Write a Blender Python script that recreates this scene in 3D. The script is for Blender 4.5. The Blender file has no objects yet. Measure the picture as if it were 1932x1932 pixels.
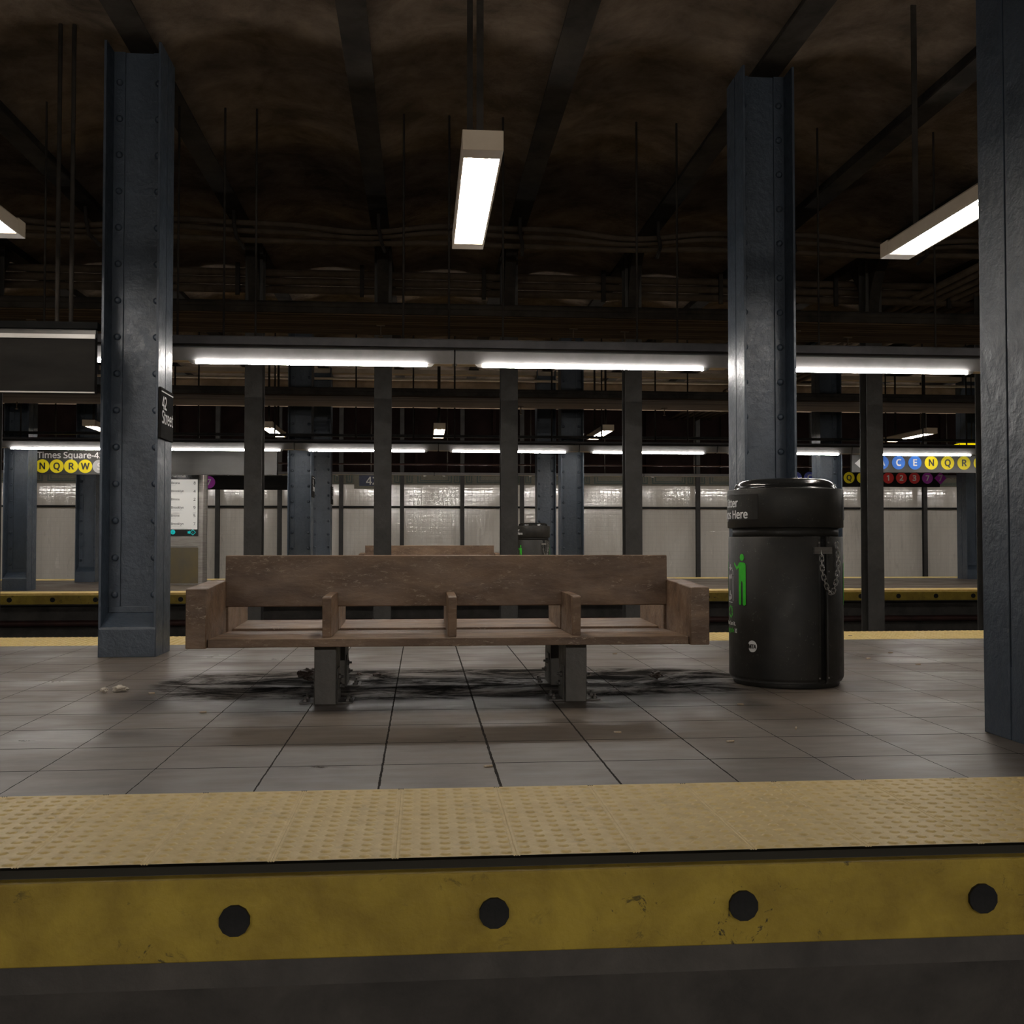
import bpy, bmesh, math, random, os
from mathutils import Vector, Matrix, noise
random.seed(7)
PI = math.pi
R_ = math.radians
sc = bpy.context.scene
COL = sc.collection

# ------------------------------------------------------------------ helpers
def link(name, me, m=None, parent=None, loc=(0, 0, 0), rot=(0, 0, 0)):
    o = bpy.data.objects.new(name, me)
    COL.objects.link(o)
    o.location = loc
    o.rotation_euler = rot
    if m is not None and me is not None and len(me.materials) == 0:
        me.materials.append(m)
    if parent:
        o.parent = parent
    return o

def tag(o, label=None, cat=None, group=None, kind=None):
    if label: o['label'] = label
    if cat: o['category'] = cat
    if group: o['group'] = group
    if kind: o['kind'] = kind
    return o

def thing(name, label, cat, loc=(0, 0, 0), rz=0, group=None):
    o = bpy.data.objects.new(name, None)
    o.empty_display_size = .1
    COL.objects.link(o)
    o.location = loc
    o.rotation_euler = (0, 0, rz)
    return tag(o, label, cat, group)

def kids(o):
    return [c for c in bpy.data.objects if c.parent == o]

KID = {}
def dup(root, loc, rz=0, label=None, group=None):
    """a copy of a thing, its parts and their sub-parts"""
    if root.name not in KID:
        KID[root.name] = [(c, kids(c)) for c in kids(root)]
    r = root.copy(); COL.objects.link(r); r.location = loc; r.rotation_euler = (0, 0, rz)
    if label: r['label'] = label
    if group: r['group'] = group
    for c, gs in KID[root.name]:
        c2 = c.copy(); COL.objects.link(c2); c2.parent = r
        for g in gs:
            g2 = g.copy(); COL.objects.link(g2); g2.parent = c2
    return r

class MB:
    def __init__(s):
        s.v = []; s.f = []; s.sm = []
    def add(s, vs, fs, smooth=False):
        b = len(s.v)
        s.v += [tuple(v) for v in vs]
        s.f += [tuple(b + i for i in f) for f in fs]
        s.sm += [smooth] * len(fs)
        return s
    def box(s, x0, x1, y0, y1, z0, z1):
        return s.add([(x0, y0, z0), (x1, y0, z0), (x1, y1, z0), (x0, y1, z0), (x0, y0, z1), (x1, y0, z1), (x1, y1, z1), (x0, y1, z1)],
                     [(0, 3, 2, 1), (4, 5, 6, 7), (0, 1, 5, 4), (1, 2, 6, 5), (2, 3, 7, 6), (3, 0, 4, 7)])
    def prism(s, pts, a0, a1, axis='z', smooth=False):
        """extrude a 2-d outline; axis z: pts (x,y); axis x: pts (y,z); axis y: pts (x,z)"""
        def m(p, a):
            return {'z': (p[0], p[1], a), 'x': (a, p[0], p[1]), 'y': (p[0], a, p[1])}[axis]
        n = len(pts)
        vs = [m(p, a0) for p in pts] + [m(p, a1) for p in pts]
        s.add(vs, [tuple(range(n))[::-1], tuple(range(n, 2 * n))])
        b = len(s.v) - 2 * n
        for i in range(n):
            j = (i + 1) % n
            s.f.append((b + i, b + j, b + n + j, b + n + i)); s.sm.append(smooth)
        return s
    def cyl(s, p0, p1, r, n=12, r1=None, smooth=True):
        p0 = Vector(p0); p1 = Vector(p1); d = (p1 - p0).normalized()
        a = d.orthogonal().normalized(); b = d.cross(a)
        r1 = r if r1 is None else r1
        vs = [p0 + (a * math.cos(2 * PI * i / n) + b * math.sin(2 * PI * i / n)) * r for i in range(n)]
        vs += [p1 + (a * math.cos(2 * PI * i / n) + b * math.sin(2 * PI * i / n)) * r1 for i in range(n)]
        base = len(s.v)
        s.add(vs, [(i, (i + 1) % n, n + (i + 1) % n, n + i) for i in range(n)], smooth)
        s.add([], [])
        s.f.append(tuple(base + i for i in range(n))[::-1]); s.sm.append(False)
        s.f.append(tuple(base + n + i for i in range(n))); s.sm.append(False)
        return s
    def tube(s, pts, r, n=8, closed=False):
        pts = [Vector(p) for p in pts]
        N = len(pts); base = len(s.v); a = None
        for i, p in enumerate(pts):
            q0 = pts[(i - 1) % N] if (closed or i > 0) else p
            q1 = pts[(i + 1) % N] if (closed or i < N - 1) else p
            d = (q1 - q0).normalized()
            if a is None: a = d.orthogonal().normalized()
            a = (a - d * a.dot(d)).normalized(); b = d.cross(a)
            s.v += [tuple(p + (a * math.cos(2 * PI * k / n) + b * math.sin(2 * PI * k / n)) * r) for k in range(n)]
        for i in range(N if closed else N - 1):
            j = (i + 1) % N
            for k in range(n):
                l = (k + 1) % n
                s.f.append((base + i * n + k, base + i * n + l, base + j * n + l, base + j * n + k)); s.sm.append(True)
        if not closed:
            s.f.append(tuple(base + k for k in range(n))[::-1]); s.sm.append(False)
            s.f.append(tuple(base + (N - 1) * n + k for k in range(n))); s.sm.append(False)
        return s
    def lathe(s, prof, n=64, c=(0, 0), smooth=True):
        base = len(s.v)
        for r, z in prof:
            s.v += [(c[0] + r * math.cos(2 * PI * k / n), c[1] + r * math.sin(2 * PI * k / n), z) for k in range(n)]
        for i in range(len(prof) - 1):
            for k in range(n):
                l = (k + 1) % n
                s.f.append((base + i * n + k, base + i * n + l, base + (i + 1) * n + l, base + (i + 1) * n + k)); s.sm.append(smooth)
        s.f.append(tuple(base + k for k in range(n))[::-1]); s.sm.append(False)
        s.f.append(tuple(base + (len(prof) - 1) * n + k for k in range(n))); s.sm.append(False)
        return s
    def mesh(s, name, bevel=0, seg=2):
        me = bpy.data.meshes.new(name)
        me.from_pydata(s.v, [], s.f)
        me.update()
        for p, q in zip(me.polygons, s.sm): p.use_smooth = q
        if bevel or True:
            bm = bmesh.new(); bm.from_mesh(me)
            bmesh.ops.recalc_face_normals(bm, faces=bm.faces)
            if bevel:
                es = [e for e in bm.edges if len(e.link_faces) == 2 and e.calc_face_angle(0) > .5]
                r = bmesh.ops.bevel(bm, geom=es, offset=bevel, segments=seg, profile=.5, affect='EDGES', clamp_overlap=True)
                for f in r['faces']: f.smooth = True
            bm.to_mesh(me); bm.free()
        return me
    def build(s, name, m, parent=None, bevel=0, loc=(0, 0, 0), rot=(0, 0, 0)):
        return link(name, s.mesh(name, bevel), m, parent, loc, rot)

# ------------------------------------------------------------------ materials
def new_mat(name):
    m = bpy.data.materials.new(name); m.use_nodes = True
    nt = m.node_tree; b = nt.nodes['Principled BSDF']
    return m, nt, b
def N(nt, t, **k):
    n = nt.nodes.new(t)
    for a, v in k.items():
        if a.startswith('i_'):
            n.inputs[a[2:].replace('_', ' ')].default_value = v
        else: setattr(n, a, v)
    return n
def L(nt, a, b): nt.links.new(a, b)
def ma(nt, op, a, b=None, c=None):
    n = nt.nodes.new('ShaderNodeMath'); n.operation = op
    for i, v in enumerate((a, b, c)):
        if v is None: continue
        if isinstance(v, (int, float)): n.inputs[i].default_value = v
        else: L(nt, v, n.inputs[i])
    return n.outputs[0]
def ramp(nt, fac, p0, p1, c0=(0, 0, 0, 1), c1=(1, 1, 1, 1)):
    r = nt.nodes.new('ShaderNodeValToRGB')
    r.color_ramp.elements[0].position = p0; r.color_ramp.elements[1].position = p1
    r.color_ramp.elements[0].color = c0; r.color_ramp.elements[1].color = c1
    L(nt, fac, r.inputs[0]); return r.outputs[0]
def mix(nt, fac, a, b):
    n = nt.nodes.new('ShaderNodeMix'); n.data_type = 'RGBA'
    if isinstance(fac, (int, float)): n.inputs[0].default_value = fac
    else: L(nt, fac, n.inputs[0])
    for i, v in ((6, a), (7, b)):
        if isinstance(v, tuple): n.inputs[i].default_value = v if len(v) == 4 else (*v, 1)
        else: L(nt, v, n.inputs[i])
    return n.outputs[2]
def coords(nt, scale=(1, 1, 1), rot=(0, 0, 0)):
    tc = nt.nodes.new('ShaderNodeTexCoord'); mp = nt.nodes.new('ShaderNodeMapping')
    mp.inputs['Scale'].default_value = scale; mp.inputs['Rotation'].default_value = rot
    L(nt, tc.outputs['Object'], mp.inputs[0]); return mp.outputs[0]
def noi(nt, v, scale, detail=4, rough=.6, dist=0):
    n = nt.nodes.new('ShaderNodeTexNoise')
    n.inputs['Scale'].default_value = scale; n.inputs['Detail'].default_value = detail
    n.inputs['Roughness'].default_value = rough; n.inputs['Distortion'].default_value = dist
    L(nt, v, n.inputs['Vector']); return n.outputs['Fac']

def pm(name, c1, c2=None, scale=3, rough=(.5, .7), metal=0., bump=0., bscale=40, stretch=(1, 1, 1), p=(.35, .65), spec=.5, specks=None, bdist=.01):
    """painted / worn surface: two colours by noise, noisy gloss, fine bump"""
    m, nt, b = new_mat(name)
    c2 = c2 or c1
    v = coords(nt, stretch)
    f = noi(nt, v, scale, 6, .65, .3)
    k = ramp(nt, f, p[0], p[1])
    col = mix(nt, k, c1, c2)
    if specks:
        s = ramp(nt, noi(nt, v, specks[1], 5, .75, .8), specks[2], specks[2] + .05)
        s2 = ma(nt, 'MULTIPLY', s, ramp(nt, noi(nt, v, specks[1] * .12, 3), .45, .6))
        col = mix(nt, s2, col, specks[0])
    L(nt, col, b.inputs['Base Color'])
    rr = nt.nodes.new('ShaderNodeMapRange'); rr.inputs['To Min'].default_value = rough[0]; rr.inputs['To Max'].default_value = rough[1]
    rr.inputs['From Min'].default_value = .3; rr.inputs['From Max'].default_value = .7
    L(nt, noi(nt, v, scale * 2.3, 4), rr.inputs[0]); L(nt, rr.outputs[0], b.inputs['Roughness'])
    b.inputs['Metallic'].default_value = metal
    b.inputs['Specular IOR Level'].default_value = spec
    if spec <= .2: b.inputs['IOR'].default_value = 1.06
    if bump:
        bn = nt.nodes.new('ShaderNodeBump'); bn.inputs['Strength'].default_value = bump; bn.inputs['Distance'].default_value = bdist
        L(nt, noi(nt, coords(nt, stretch), bscale, 5, .6, .2), bn.inputs['Height']); L(nt, bn.outputs[0], b.inputs['Normal'])
    return m
def flat(name, c, rough=.6, emit=None, es=0):
    m, nt, b = new_mat(name)
    b.inputs['Base Color'].default_value = (*c, 1); b.inputs['Roughness'].default_value = rough
    if emit:
        b.inputs['Emission Color'].default_value = (*emit, 1); b.inputs['Emission Strength'].default_value = es
    return m

M = {}
M['blue'] = pm('blue_grey_paint', (.034, .046, .064), (.056, .074, .100), 5, (.33, .52), 0, .75, 20, p=(.3, .7), bdist=.009,
               specks=((.12, .15, .19), 60, .66))
M['post'] = pm('dark_grey_steel_paint', (.036, .033, .029), (.060, .055, .048), 3, (.5, .75), 0, .5, 22)
M['wpost'] = pm('near_black_steel_paint', (.020, .018, .016), (.034, .031, .028), 3, (.6, .8), 0, .2, 20)
M['black'] = pm('black_painted_steel', (.010, .010, .010), (.022, .021, .020), 5, (.4, .65), 0, .2, 30, spec=.25)
M['wood'] = pm('weathered_brown_bench_wood', (.095, .053, .030), (.225, .142, .086), 4.6, (.42, .65), 0, .6, 30, stretch=(.55, 1.6, 1.6), p=(.34, .64),
               specks=((.34, .255, .18), 46, .57), bdist=.005)
M['leg'] = pm('grey_brown_leg_paint', (.060, .054, .047), (.10, .09, .078), 5, (.4, .65), 0, .3, 30, specks=((.2, .2, .2), 45, .68))
M['bin'] = pm('black_bin_plastic', (.015, .0142, .0125), (.026, .023, .0185), 6, (.42, .58), 0, .15, 40, spec=.35, specks=((.15, .145, .13), 55, .62), bdist=.003)
M['binlid'] = pm('glossy_black_bin_lid', (.012, .012, .012), (.02, .02, .019), 6, (.12, .24), 0, .08, 50, specks=((.2, .19, .17), 60, .66), bdist=.003)
M['chain'] = pm('worn_chain_steel', (.55, .53, .50), (.35, .33, .31), 30, (.22, .38), .8)
M['plate'] = pm('dark_bolted_steel', (.07, .066, .06), (.14, .13, .12), 25, (.35, .6), .5, .2, 60)
M['steel'] = pm('brushed_steel', (.42, .40, .37), (.30, .28, .26), 3, (.28, .4), .85, .1, 60, stretch=(1, 1, 12))
M['raceway'] = pm('grey_raceway', (.10, .097, .10), (.14, .135, .14), 4, (.6, .75), 0, spec=.2)
M['housing'] = pm('grey_lamp_housing', (.20, .195, .195), (.26, .25, .25), 4, (.45, .6), 0)
M['cream'] = pm('cream_lamp_reflector', (.55, .45, .33), (.62, .52, .40), 4, (.5, .6), 0)
M['girder'] = pm('brown_girder_concrete', (.26, .195, .135), (.48, .37, .27), 1.6, (.8, .95), 0, .5, 9, bdist=.02, spec=.1)
M['concrete'] = pm('sooty_brown_concrete', (.085, .066, .050), (.20, .155, .118), 1.8, (.8, .95), 0, .8, 9, bdist=.03, spec=.1)
M['beamsteel'] = pm('sooty_ceiling_steel', (.028, .025, .022), (.055, .048, .041), 2.5, (.6, .85), 0, .3, 20, spec=.15)
M['duct'] = pm('sooty_pipe', (.070, .052, .037), (.115, .087, .063), 3, (.6, .85), 0, .3, 20, spec=.15)
M['redbrown'] = pm('rust_red_pipe', (.075, .03, .024), (.04, .018, .015), 3, (.5, .7), 0)
M['trackbed'] = pm('black_track_ballast', (.012, .010, .009), (.035, .030, .026), 12, (.7, .95), 0, 1, 30, bdist=.04)
M['rail'] = pm('rusty_rail', (.10, .055, .035), (.16, .12, .10), 6, (.3, .6), .6)
M['edgeyellow'] = pm('worn_yellow_edge_board', (.26, .175, .018), (.42, .30, .035), 4, (.5, .75), 0, .4, 25, stretch=(1, 1, 1), specks=((.03, .025, .01), 14, .60))
M['slab'] = pm('dark_platform_concrete', (.05, .045, .04), (.09, .08, .07), 3, (.7, .9), 0, .4, 20)
M['paper'] = pm('dirty_white_paper', (.55, .50, .43), (.35, .30, .24), 20, (.7, .9))
M['leaf'] = pm('dark_leather_scrap', (.035, .022, .016), (.07, .05, .04), 40, (.4, .7))
M['butt'] = pm('cigarette_paper', (.55, .5, .42), (.5, .32, .15), 60, (.7, .9))
M['soot'] = pm('matt_black_hood', (.005, .005, .005), (.008, .008, .008), 3, (.6, .8), 0, spec=.1)
M['signblack'] = pm('satin_black_sign_enamel', (.012, .0115, .011), (.019, .018, .017), 3, (.40, .55), 0., .08, 12, stretch=(.4, 1, 2), spec=.12)
M['signsteel'] = pm('satin_grey_sign_back', (.038, .037, .034), (.052, .050, .046), 3, (.30, .42), .3, .1, 10, stretch=(.4, 1, 2))
M['lip'] = pm('light_steel_lip', (.42, .40, .37), (.5, .48, .45), 3, (.3, .45), .2)
M['white'] = flat('white_lettering', (.75, .74, .72), .45)
M['inkblack'] = flat('black_lettering', (.02, .018, .012), .4)
M['yellow'] = flat('yellow_bullet', (.95, .78, .0), .5)
M['blueb'] = flat('blue_bullet', (.03, .17, .66), .5)
M['indigo'] = flat('indigo_bullet', (.04, .06, .35), .4)
M['red'] = flat('red_bullet', (.72, .02, .02), .5)
M['purple'] = flat('purple_bullet', (.40, .02, .45), .5)
M['greyb'] = flat('grey_bullet', (.45, .45, .44), .4)
M['green'] = pm('bright_green_print', (.03, .42, .02), (.05, .55, .03), 20, (.4, .5))
M['olive'] = pm('olive_mosaic', (.085, .075, .046), (.12, .107, .07), 30, (.35, .6), 0, .4, 70)
M['mgreen'] = pm('green_mosaic', (.022, .038, .028), (.035, .055, .042), 30, (.35, .6), 0, .4, 70)
M['mblue'] = pm('dark_blue_mosaic', (.010, .015, .045), (.018, .024, .06), 30, (.35, .6), 0, .4, 70)
M['wallup'] = pm('dark_red_brown_upper_wall', (.009, .0055, .005), (.016, .010, .009), 2, (.7, .9), 0, .5, 12, spec=.1)
M['screen'] = flat('arrivals_screen', (.5, .49, .46), .25, (.80, .78, .74), .27)
M['screenband'] = flat('screen_black_band', (.012, .012, .012), .2)
M['teal'] = flat('teal_icon', (.0, .3, .3), .3, (.0, .55, .55), .35)
M['gold'] = pm('gold_tinted_kiosk_panel', (.20, .16, .085), (.14, .13, .105), 1.4, (.28, .38), .75, 0)
M['tube'] = flat('lit_fluorescent_tube', (.9, .9, .9), .4, (1.0, .955, .90), 62)
M['tubedim'] = flat('opposite_platform_fluorescent_tube', (.9, .9, .9), .4, (1.0, .94, .87), 190)
M['yellowsign'] = flat('lit_yellow_sign', (.8, .6, .0), .4, (1, .78, 0), .9)

# ---- tiled platform floor
def floor_mat(name, grime_shade):
    m, nt, b = new_mat(name)
    tc = nt.nodes.new('ShaderNodeTexCoord'); sp = nt.nodes.new('ShaderNodeSeparateXYZ'); L(nt, tc.outputs['Object'], sp.inputs[0])
    X, Y = sp.outputs[0], sp.outputs[1]
    v = tc.outputs['Object']
    wob = ma(nt, 'MULTIPLY', ma(nt, 'SUBTRACT', noi(nt, v, 13, 5, .75), .5), .022)
    def dist(c, off, pitch, w=None):
        u = ma(nt, 'DIVIDE', ma(nt, 'SUBTRACT', c, off), pitch)
        if w: u = ma(nt, 'ADD', u, w)
        f = ma(nt, 'SUBTRACT', ma(nt, 'FRACT', ma(nt, 'ADD', u, 50.5)), .5)
        return ma(nt, 'MULTIPLY', ma(nt, 'ABSOLUTE', f), pitch), ma(nt, 'FLOOR', ma(nt, 'ADD', u, 50.0))
    dx, ix = dist(X, .285, .437, wob)
    dy, iy = dist(Y, 4.21, .4513)
    wide = ma(nt, 'MULTIPLY_ADD', noi(nt, v, 14, 4, .75), .009, .0008)
    near = ma(nt, 'SUBTRACT', 1.0, ma(nt, 'MINIMUM', ma(nt, 'DIVIDE', ma(nt, 'ABSOLUTE', ma(nt, 'SUBTRACT', X, .3)), 2.2), .6))
    wx = ma(nt, 'MULTIPLY', wide, near)
    jx = ma(nt, 'LESS_THAN', dx, wx)
    jy = ma(nt, 'LESS_THAN', dy, .0046)
    j = ma(nt, 'MAXIMUM', jx, jy)
    cell = nt.nodes.new('ShaderNodeCombineXYZ'); L(nt, ix, cell.inputs[0]); L(nt, iy, cell.inputs[1])
    wn = nt.nodes.new('ShaderNodeTexWhiteNoise'); L(nt, cell.outputs[0], wn.inputs[0])
    base = mix(nt, ramp(nt, noi(nt, coords(nt, (.8, 1.6, 1)), 2.6, 7, .7, .4), .32, .68), (.108, .084, .065), (.158, .128, .102))
    base = mix(nt, ma(nt, 'MULTIPLY', wn.outputs[0], .28), base, (.07, .058, .048))
    st = ramp(nt, noi(nt, coords(nt, (.6, 1.8, 1)), 3.5, 5, .6, .3), .50, .78)
    base = mix(nt, ma(nt, 'MULTIPLY', st, .45), base, (.075, .066, .058))
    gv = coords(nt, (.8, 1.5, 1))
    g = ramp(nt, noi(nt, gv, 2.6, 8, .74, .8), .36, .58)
    if grime_shade:  # dark band under the bench: grime, with the bench's shade painted in
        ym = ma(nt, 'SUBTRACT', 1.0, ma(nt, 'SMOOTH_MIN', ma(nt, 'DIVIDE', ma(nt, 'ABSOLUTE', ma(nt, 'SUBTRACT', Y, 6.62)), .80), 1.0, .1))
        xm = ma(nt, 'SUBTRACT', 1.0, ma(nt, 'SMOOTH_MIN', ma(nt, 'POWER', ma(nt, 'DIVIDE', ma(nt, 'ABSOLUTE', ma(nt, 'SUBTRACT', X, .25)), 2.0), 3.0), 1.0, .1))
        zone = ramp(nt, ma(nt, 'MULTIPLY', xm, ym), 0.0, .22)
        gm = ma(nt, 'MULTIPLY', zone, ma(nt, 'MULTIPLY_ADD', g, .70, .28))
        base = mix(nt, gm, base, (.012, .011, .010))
    base = mix(nt, ma(nt, 'MULTIPLY', j, .92), base, (.010, .009, .008))
    L(nt, base, b.inputs['Base Color'])
    # damp glossy patches
    wet = ramp(nt, noi(nt, coords(nt, (.9, 1.5, 1)), 1.1, 3, .55, .3), .40, .64)
    ro = nt.nodes.new('ShaderNodeMapRange'); ro.inputs['To Min'].default_value = .50; ro.inputs['To Max'].default_value = .31
    L(nt, wet, ro.inputs[0])
    rr = ma(nt, 'ADD', ro.outputs[0], ma(nt, 'MULTIPLY', ma(nt, 'SUBTRACT', noi(nt, coords(nt, (.6, 2.2, 1)), 7, 4, .6), .5), .22))
    rr = ma(nt, 'MAXIMUM', ma(nt, 'MAXIMUM', rr, .27), ma(nt, 'MULTIPLY', j, .9))
    spv = ma(nt, 'MULTIPLY_ADD', j, -.4, .5)
    if grime_shade:
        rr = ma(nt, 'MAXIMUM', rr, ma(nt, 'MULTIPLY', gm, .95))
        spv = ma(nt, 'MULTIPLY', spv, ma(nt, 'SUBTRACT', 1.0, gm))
    L(nt, rr, b.inputs['Roughness'])
    L(nt, spv, b.inputs['Specular IOR Level'])
    bn = nt.nodes.new('ShaderNodeBump'); bn.inputs['Strength'].default_value = .14; bn.inputs['Distance'].default_value = .004
    h = ma(nt, 'ADD', ma(nt, 'MULTIPLY', noi(nt, coords(nt, (.6, 1.4, 1)), 10, 3, .5), .25), ma(nt, 'MULTIPLY', j, -1.4))
    L(nt, h, bn.inputs['Height']); L(nt, bn.outputs[0], b.inputs['Normal'])
    return m
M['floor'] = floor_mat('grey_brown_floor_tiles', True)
M['floor2'] = floor_mat('grey_brown_floor_tiles_plain', False)

# ---- glazed wall tiles
def wall_mat():
    m, nt, b = new_mat('white_glazed_wall_tile')
    tc = nt.nodes.new('ShaderNodeTexCoord'); sp = nt.nodes.new('ShaderNodeSeparateXYZ'); L(nt, tc.outputs['Object'], sp.inputs[0])
    def dist(c, pitch):
        u = ma(nt, 'ADD', ma(nt, 'DIVIDE', c, pitch), 200.5)
        return ma(nt, 'ABSOLUTE', ma(nt, 'SUBTRACT', ma(nt, 'FRACT', u), .5)), ma(nt, 'FLOOR', u)
    dx, ix = dist(sp.outputs[0], .118); dz, iz = dist(sp.outputs[2], .118)
    j = ma(nt, 'MAXIMUM', ma(nt, 'LESS_THAN', dx, .045), ma(nt, 'LESS_THAN', dz, .045))
    st = coords(nt, (1.8, 1, .35))
    base = mix(nt, ramp(nt, noi(nt, st, 1.4, 7, .7, .3), .3, .7), (.58, .53, .46), (.70, .655, .585))
    dirt = ramp(nt, noi(nt, coords(nt, (2.6, 1, .5)), 2.2, 8, .78, .5), .56, .74)
    base = mix(nt, ma(nt, 'MULTIPLY', dirt, .55), base, (.25, .22, .18))
    base = mix(nt, ma(nt, 'MULTIPLY', j, .35), base, (.30, .27, .23))
    L(nt, base, b.inputs['Base Color'])
    gl = ramp(nt, noi(nt, coords(nt, (3, 1, .8)), 1.7, 8, .75, .6), .48, .64)
    ro = nt.nodes.new('ShaderNodeMapRange'); ro.inputs['To Min'].default_value = .055; ro.inputs['To Max'].default_value = .30
    L(nt, gl, ro.inputs[0])
    L(nt, ma(nt, 'MAXIMUM', ro.outputs[0], ma(nt, 'MULTIPLY', j, .7)), b.inputs['Roughness'])
    b.inputs['IOR'].default_value = 1.75
    cell = nt.nodes.new('ShaderNodeCombineXYZ'); L(nt, ix, cell.inputs[0]); L(nt, iz, cell.inputs[1])
    wn = nt.nodes.new('ShaderNodeTexWhiteNoise'); L(nt, cell.outputs[0], wn.inputs[0])
    bn = nt.nodes.new('ShaderNodeBump'); bn.inputs['Strength'].default_value = .22; bn.inputs['Distance'].default_value = .003
    pil = ma(nt, 'MULTIPLY', ma(nt, 'ADD', ma(nt, 'POWER', ma(nt, 'MULTIPLY', ma(nt, 'SUBTRACT', .5, dx), 2.0), 5.0), ma(nt, 'POWER', ma(nt, 'MULTIPLY', ma(nt, 'SUBTRACT', .5, dz), 2.0), 5.0)), -.55)
    h = ma(nt, 'ADD', ma(nt, 'ADD', ma(nt, 'MULTIPLY', j, -.5), pil), ma(nt, 'MULTIPLY', noi(nt, tc.outputs['Object'], 7, 4, .6), 1.9))
    L(nt, h, bn.inputs['Height']); L(nt, bn.outputs[0], b.inputs['Normal'])
    return m
M['walltile'] = wall_mat()

def board_mat(name='board_marked_brown_soffit', a=(.085, .056, .034), c=(.17, .116, .072)):
    """board-marked soffit: long thin boards running along x"""
    m, nt, b = new_mat(name)
    tc = nt.nodes.new('ShaderNodeTexCoord'); sp = nt.nodes.new('ShaderNodeSeparateXYZ'); L(nt, tc.outputs['Object'], sp.inputs[0])
    u = ma(nt, 'DIVIDE', ma(nt, 'ADD', sp.outputs[1], sp.outputs[2]), .11)
    d = ma(nt, 'ABSOLUTE', ma(nt, 'SUBTRACT', ma(nt, 'FRACT', u), .5))
    j = ma(nt, 'GREATER_THAN', d, .44)
    wn = nt.nodes.new('ShaderNodeTexWhiteNoise'); wn.noise_dimensions = '1D'; L(nt, ma(nt, 'FLOOR', u), wn.inputs['W'])
    col = mix(nt, wn.outputs[0], a, c)
    col = mix(nt, ramp(nt, noi(nt, coords(nt, (.3, 6, 6)), 5, 6, .7), .3, .7), col, (.025, .018, .012))
    col = mix(nt, ma(nt, 'MULTIPLY', j, .8), col, (.015, .011, .008))
    L(nt, col, b.inputs['Base Color']); b.inputs['Roughness'].default_value = .9; b.inputs['IOR'].default_value = 1.03
    return m
M['board'] = board_mat()
M['board2'] = board_mat('dimmed_board_soffit', (.045, .032, .023), (.085, .062, .045))  # shade put into the board colour, offsetting strong light on the far ledge

def tactile_mat():
    m, nt, b = new_mat('worn_yellow_tactile_paving')
    v = coords(nt)
    geo = nt.nodes.new('ShaderNodeNewGeometry')
    base = mix(nt, ramp(nt, noi(nt, v, 14, 6, .7), .3, .7), (.70, .49, .16), (.86, .65, .26))
    dirt = ramp(nt, noi(nt, v, 6, 7, .75, .5), .52, .72)
    base = mix(nt, ma(nt, 'MULTIPLY', dirt, .35), base, (.25, .17, .07))
    L(nt, base, b.inputs['Base Color']); b.inputs['Roughness'].default_value = .5
    return m
M['tactile'] = tactile_mat()

# ------------------------------------------------------------------ lettering
FONT = None
try:
    for d in ('LOCAL', 'SYSTEM'):
        p = os.path.join(bpy.utils.resource_path(d), 'datafiles', 'fonts', 'NotoSansHebrew-Regular.woff2')
        if os.path.exists(p):
            FONT = bpy.data.fonts.load(p); break
except Exception:
    FONT = None
def text_mesh(body, size, bold=.0, align='CENTER', sx=1.0, spacing=1.0, serif=False):
    size *= .93; bold *= 1.35
    c = bpy.data.curves.new('t', 'FONT'); c.body = body; c.size = size; c.align_x = align
    c.fill_mode = 'FRONT' if hasattr(c, 'fill_mode') else c.fill_mode
    c.resolution_u = 3
    c.space_character = spacing
    if FONT: c.font = FONT
    o = bpy.data.objects.new('t', c); COL.objects.link(o)
    bpy.context.view_layer.update()
    dg = bpy.context.evaluated_depsgraph_get()
    me = bpy.data.meshes.new_from_object(o.evaluated_get(dg))
    bpy.data.objects.remove(o); bpy.data.curves.remove(c)
    me.materials.clear()
    # heavier strokes: the outline repeated on a small circle
    V = [tuple(v.co) for v in me.vertices]; Fc = [tuple(p.vertices) for p in me.polygons]
    bpy.data.meshes.remove(me)
    offs = [(0, 0)] if bold <= 0 else [(math.cos(PI * k / 3), math.sin(PI * k / 3)) for k in range(6)]
    vs = []; fs = []
    for ox, oy in offs:
        b = len(vs)
        dz = .00025 * (b // max(1, len(V)))
        vs += [((x + ox * bold * size) * sx, y + oy * bold * size, dz) for x, y, z in V]
        fs += [tuple(b + i for i in f) for f in Fc]
    me = bpy.data.meshes.new('t'); me.from_pydata(vs, [], fs); me.update()
    return me
def put_text(name, body, size, m, parent, x, y, z, bold=.02, align='CENTER', sx=1.0, face='-y', spacing=1.0, squash=1.0):
    """lettering standing on a sign face; (x,y,z) is the baseline point"""
    me = text_mesh(body, size, bold, align, sx, spacing)
    for v in me.vertices:
        a, h, q = v.co.x, v.co.y * squash, v.co.z
        if face == '-y': v.co = (x + a, y - q, z + h)
        elif face == '+x': v.co = (x + q, y + a, z + h)
    me.name = name
    me.update()
    return link(name, me, m, parent)

def disc(mb, x, y, z, r, n=28, th=.004, diamond=False):
    if diamond: pts = [(x + r, z), (x, z + r), (x - r, z), (x, z - r)]
    else: pts = [(x + r * math.cos(2 * PI * k / n), z + r * math.sin(2 * PI * k / n)) for k in range(n)]
    return mb.prism(pts, y - th, y, 'y')
def bullet(sign, x, y, z, r, ch, colname, ink='inkblack', diamond=False):
    mb = MB(); disc(mb, x, y, z, r, 32, .004, diamond)
    b = mb.build('route_bullet', M[colname], sign)
    if ch:
        s = r * 1.72
        put_text('route_letter', ch, s, M[ink], b, x, y - .0055, z - s * .255, .022)
    return b

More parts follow.
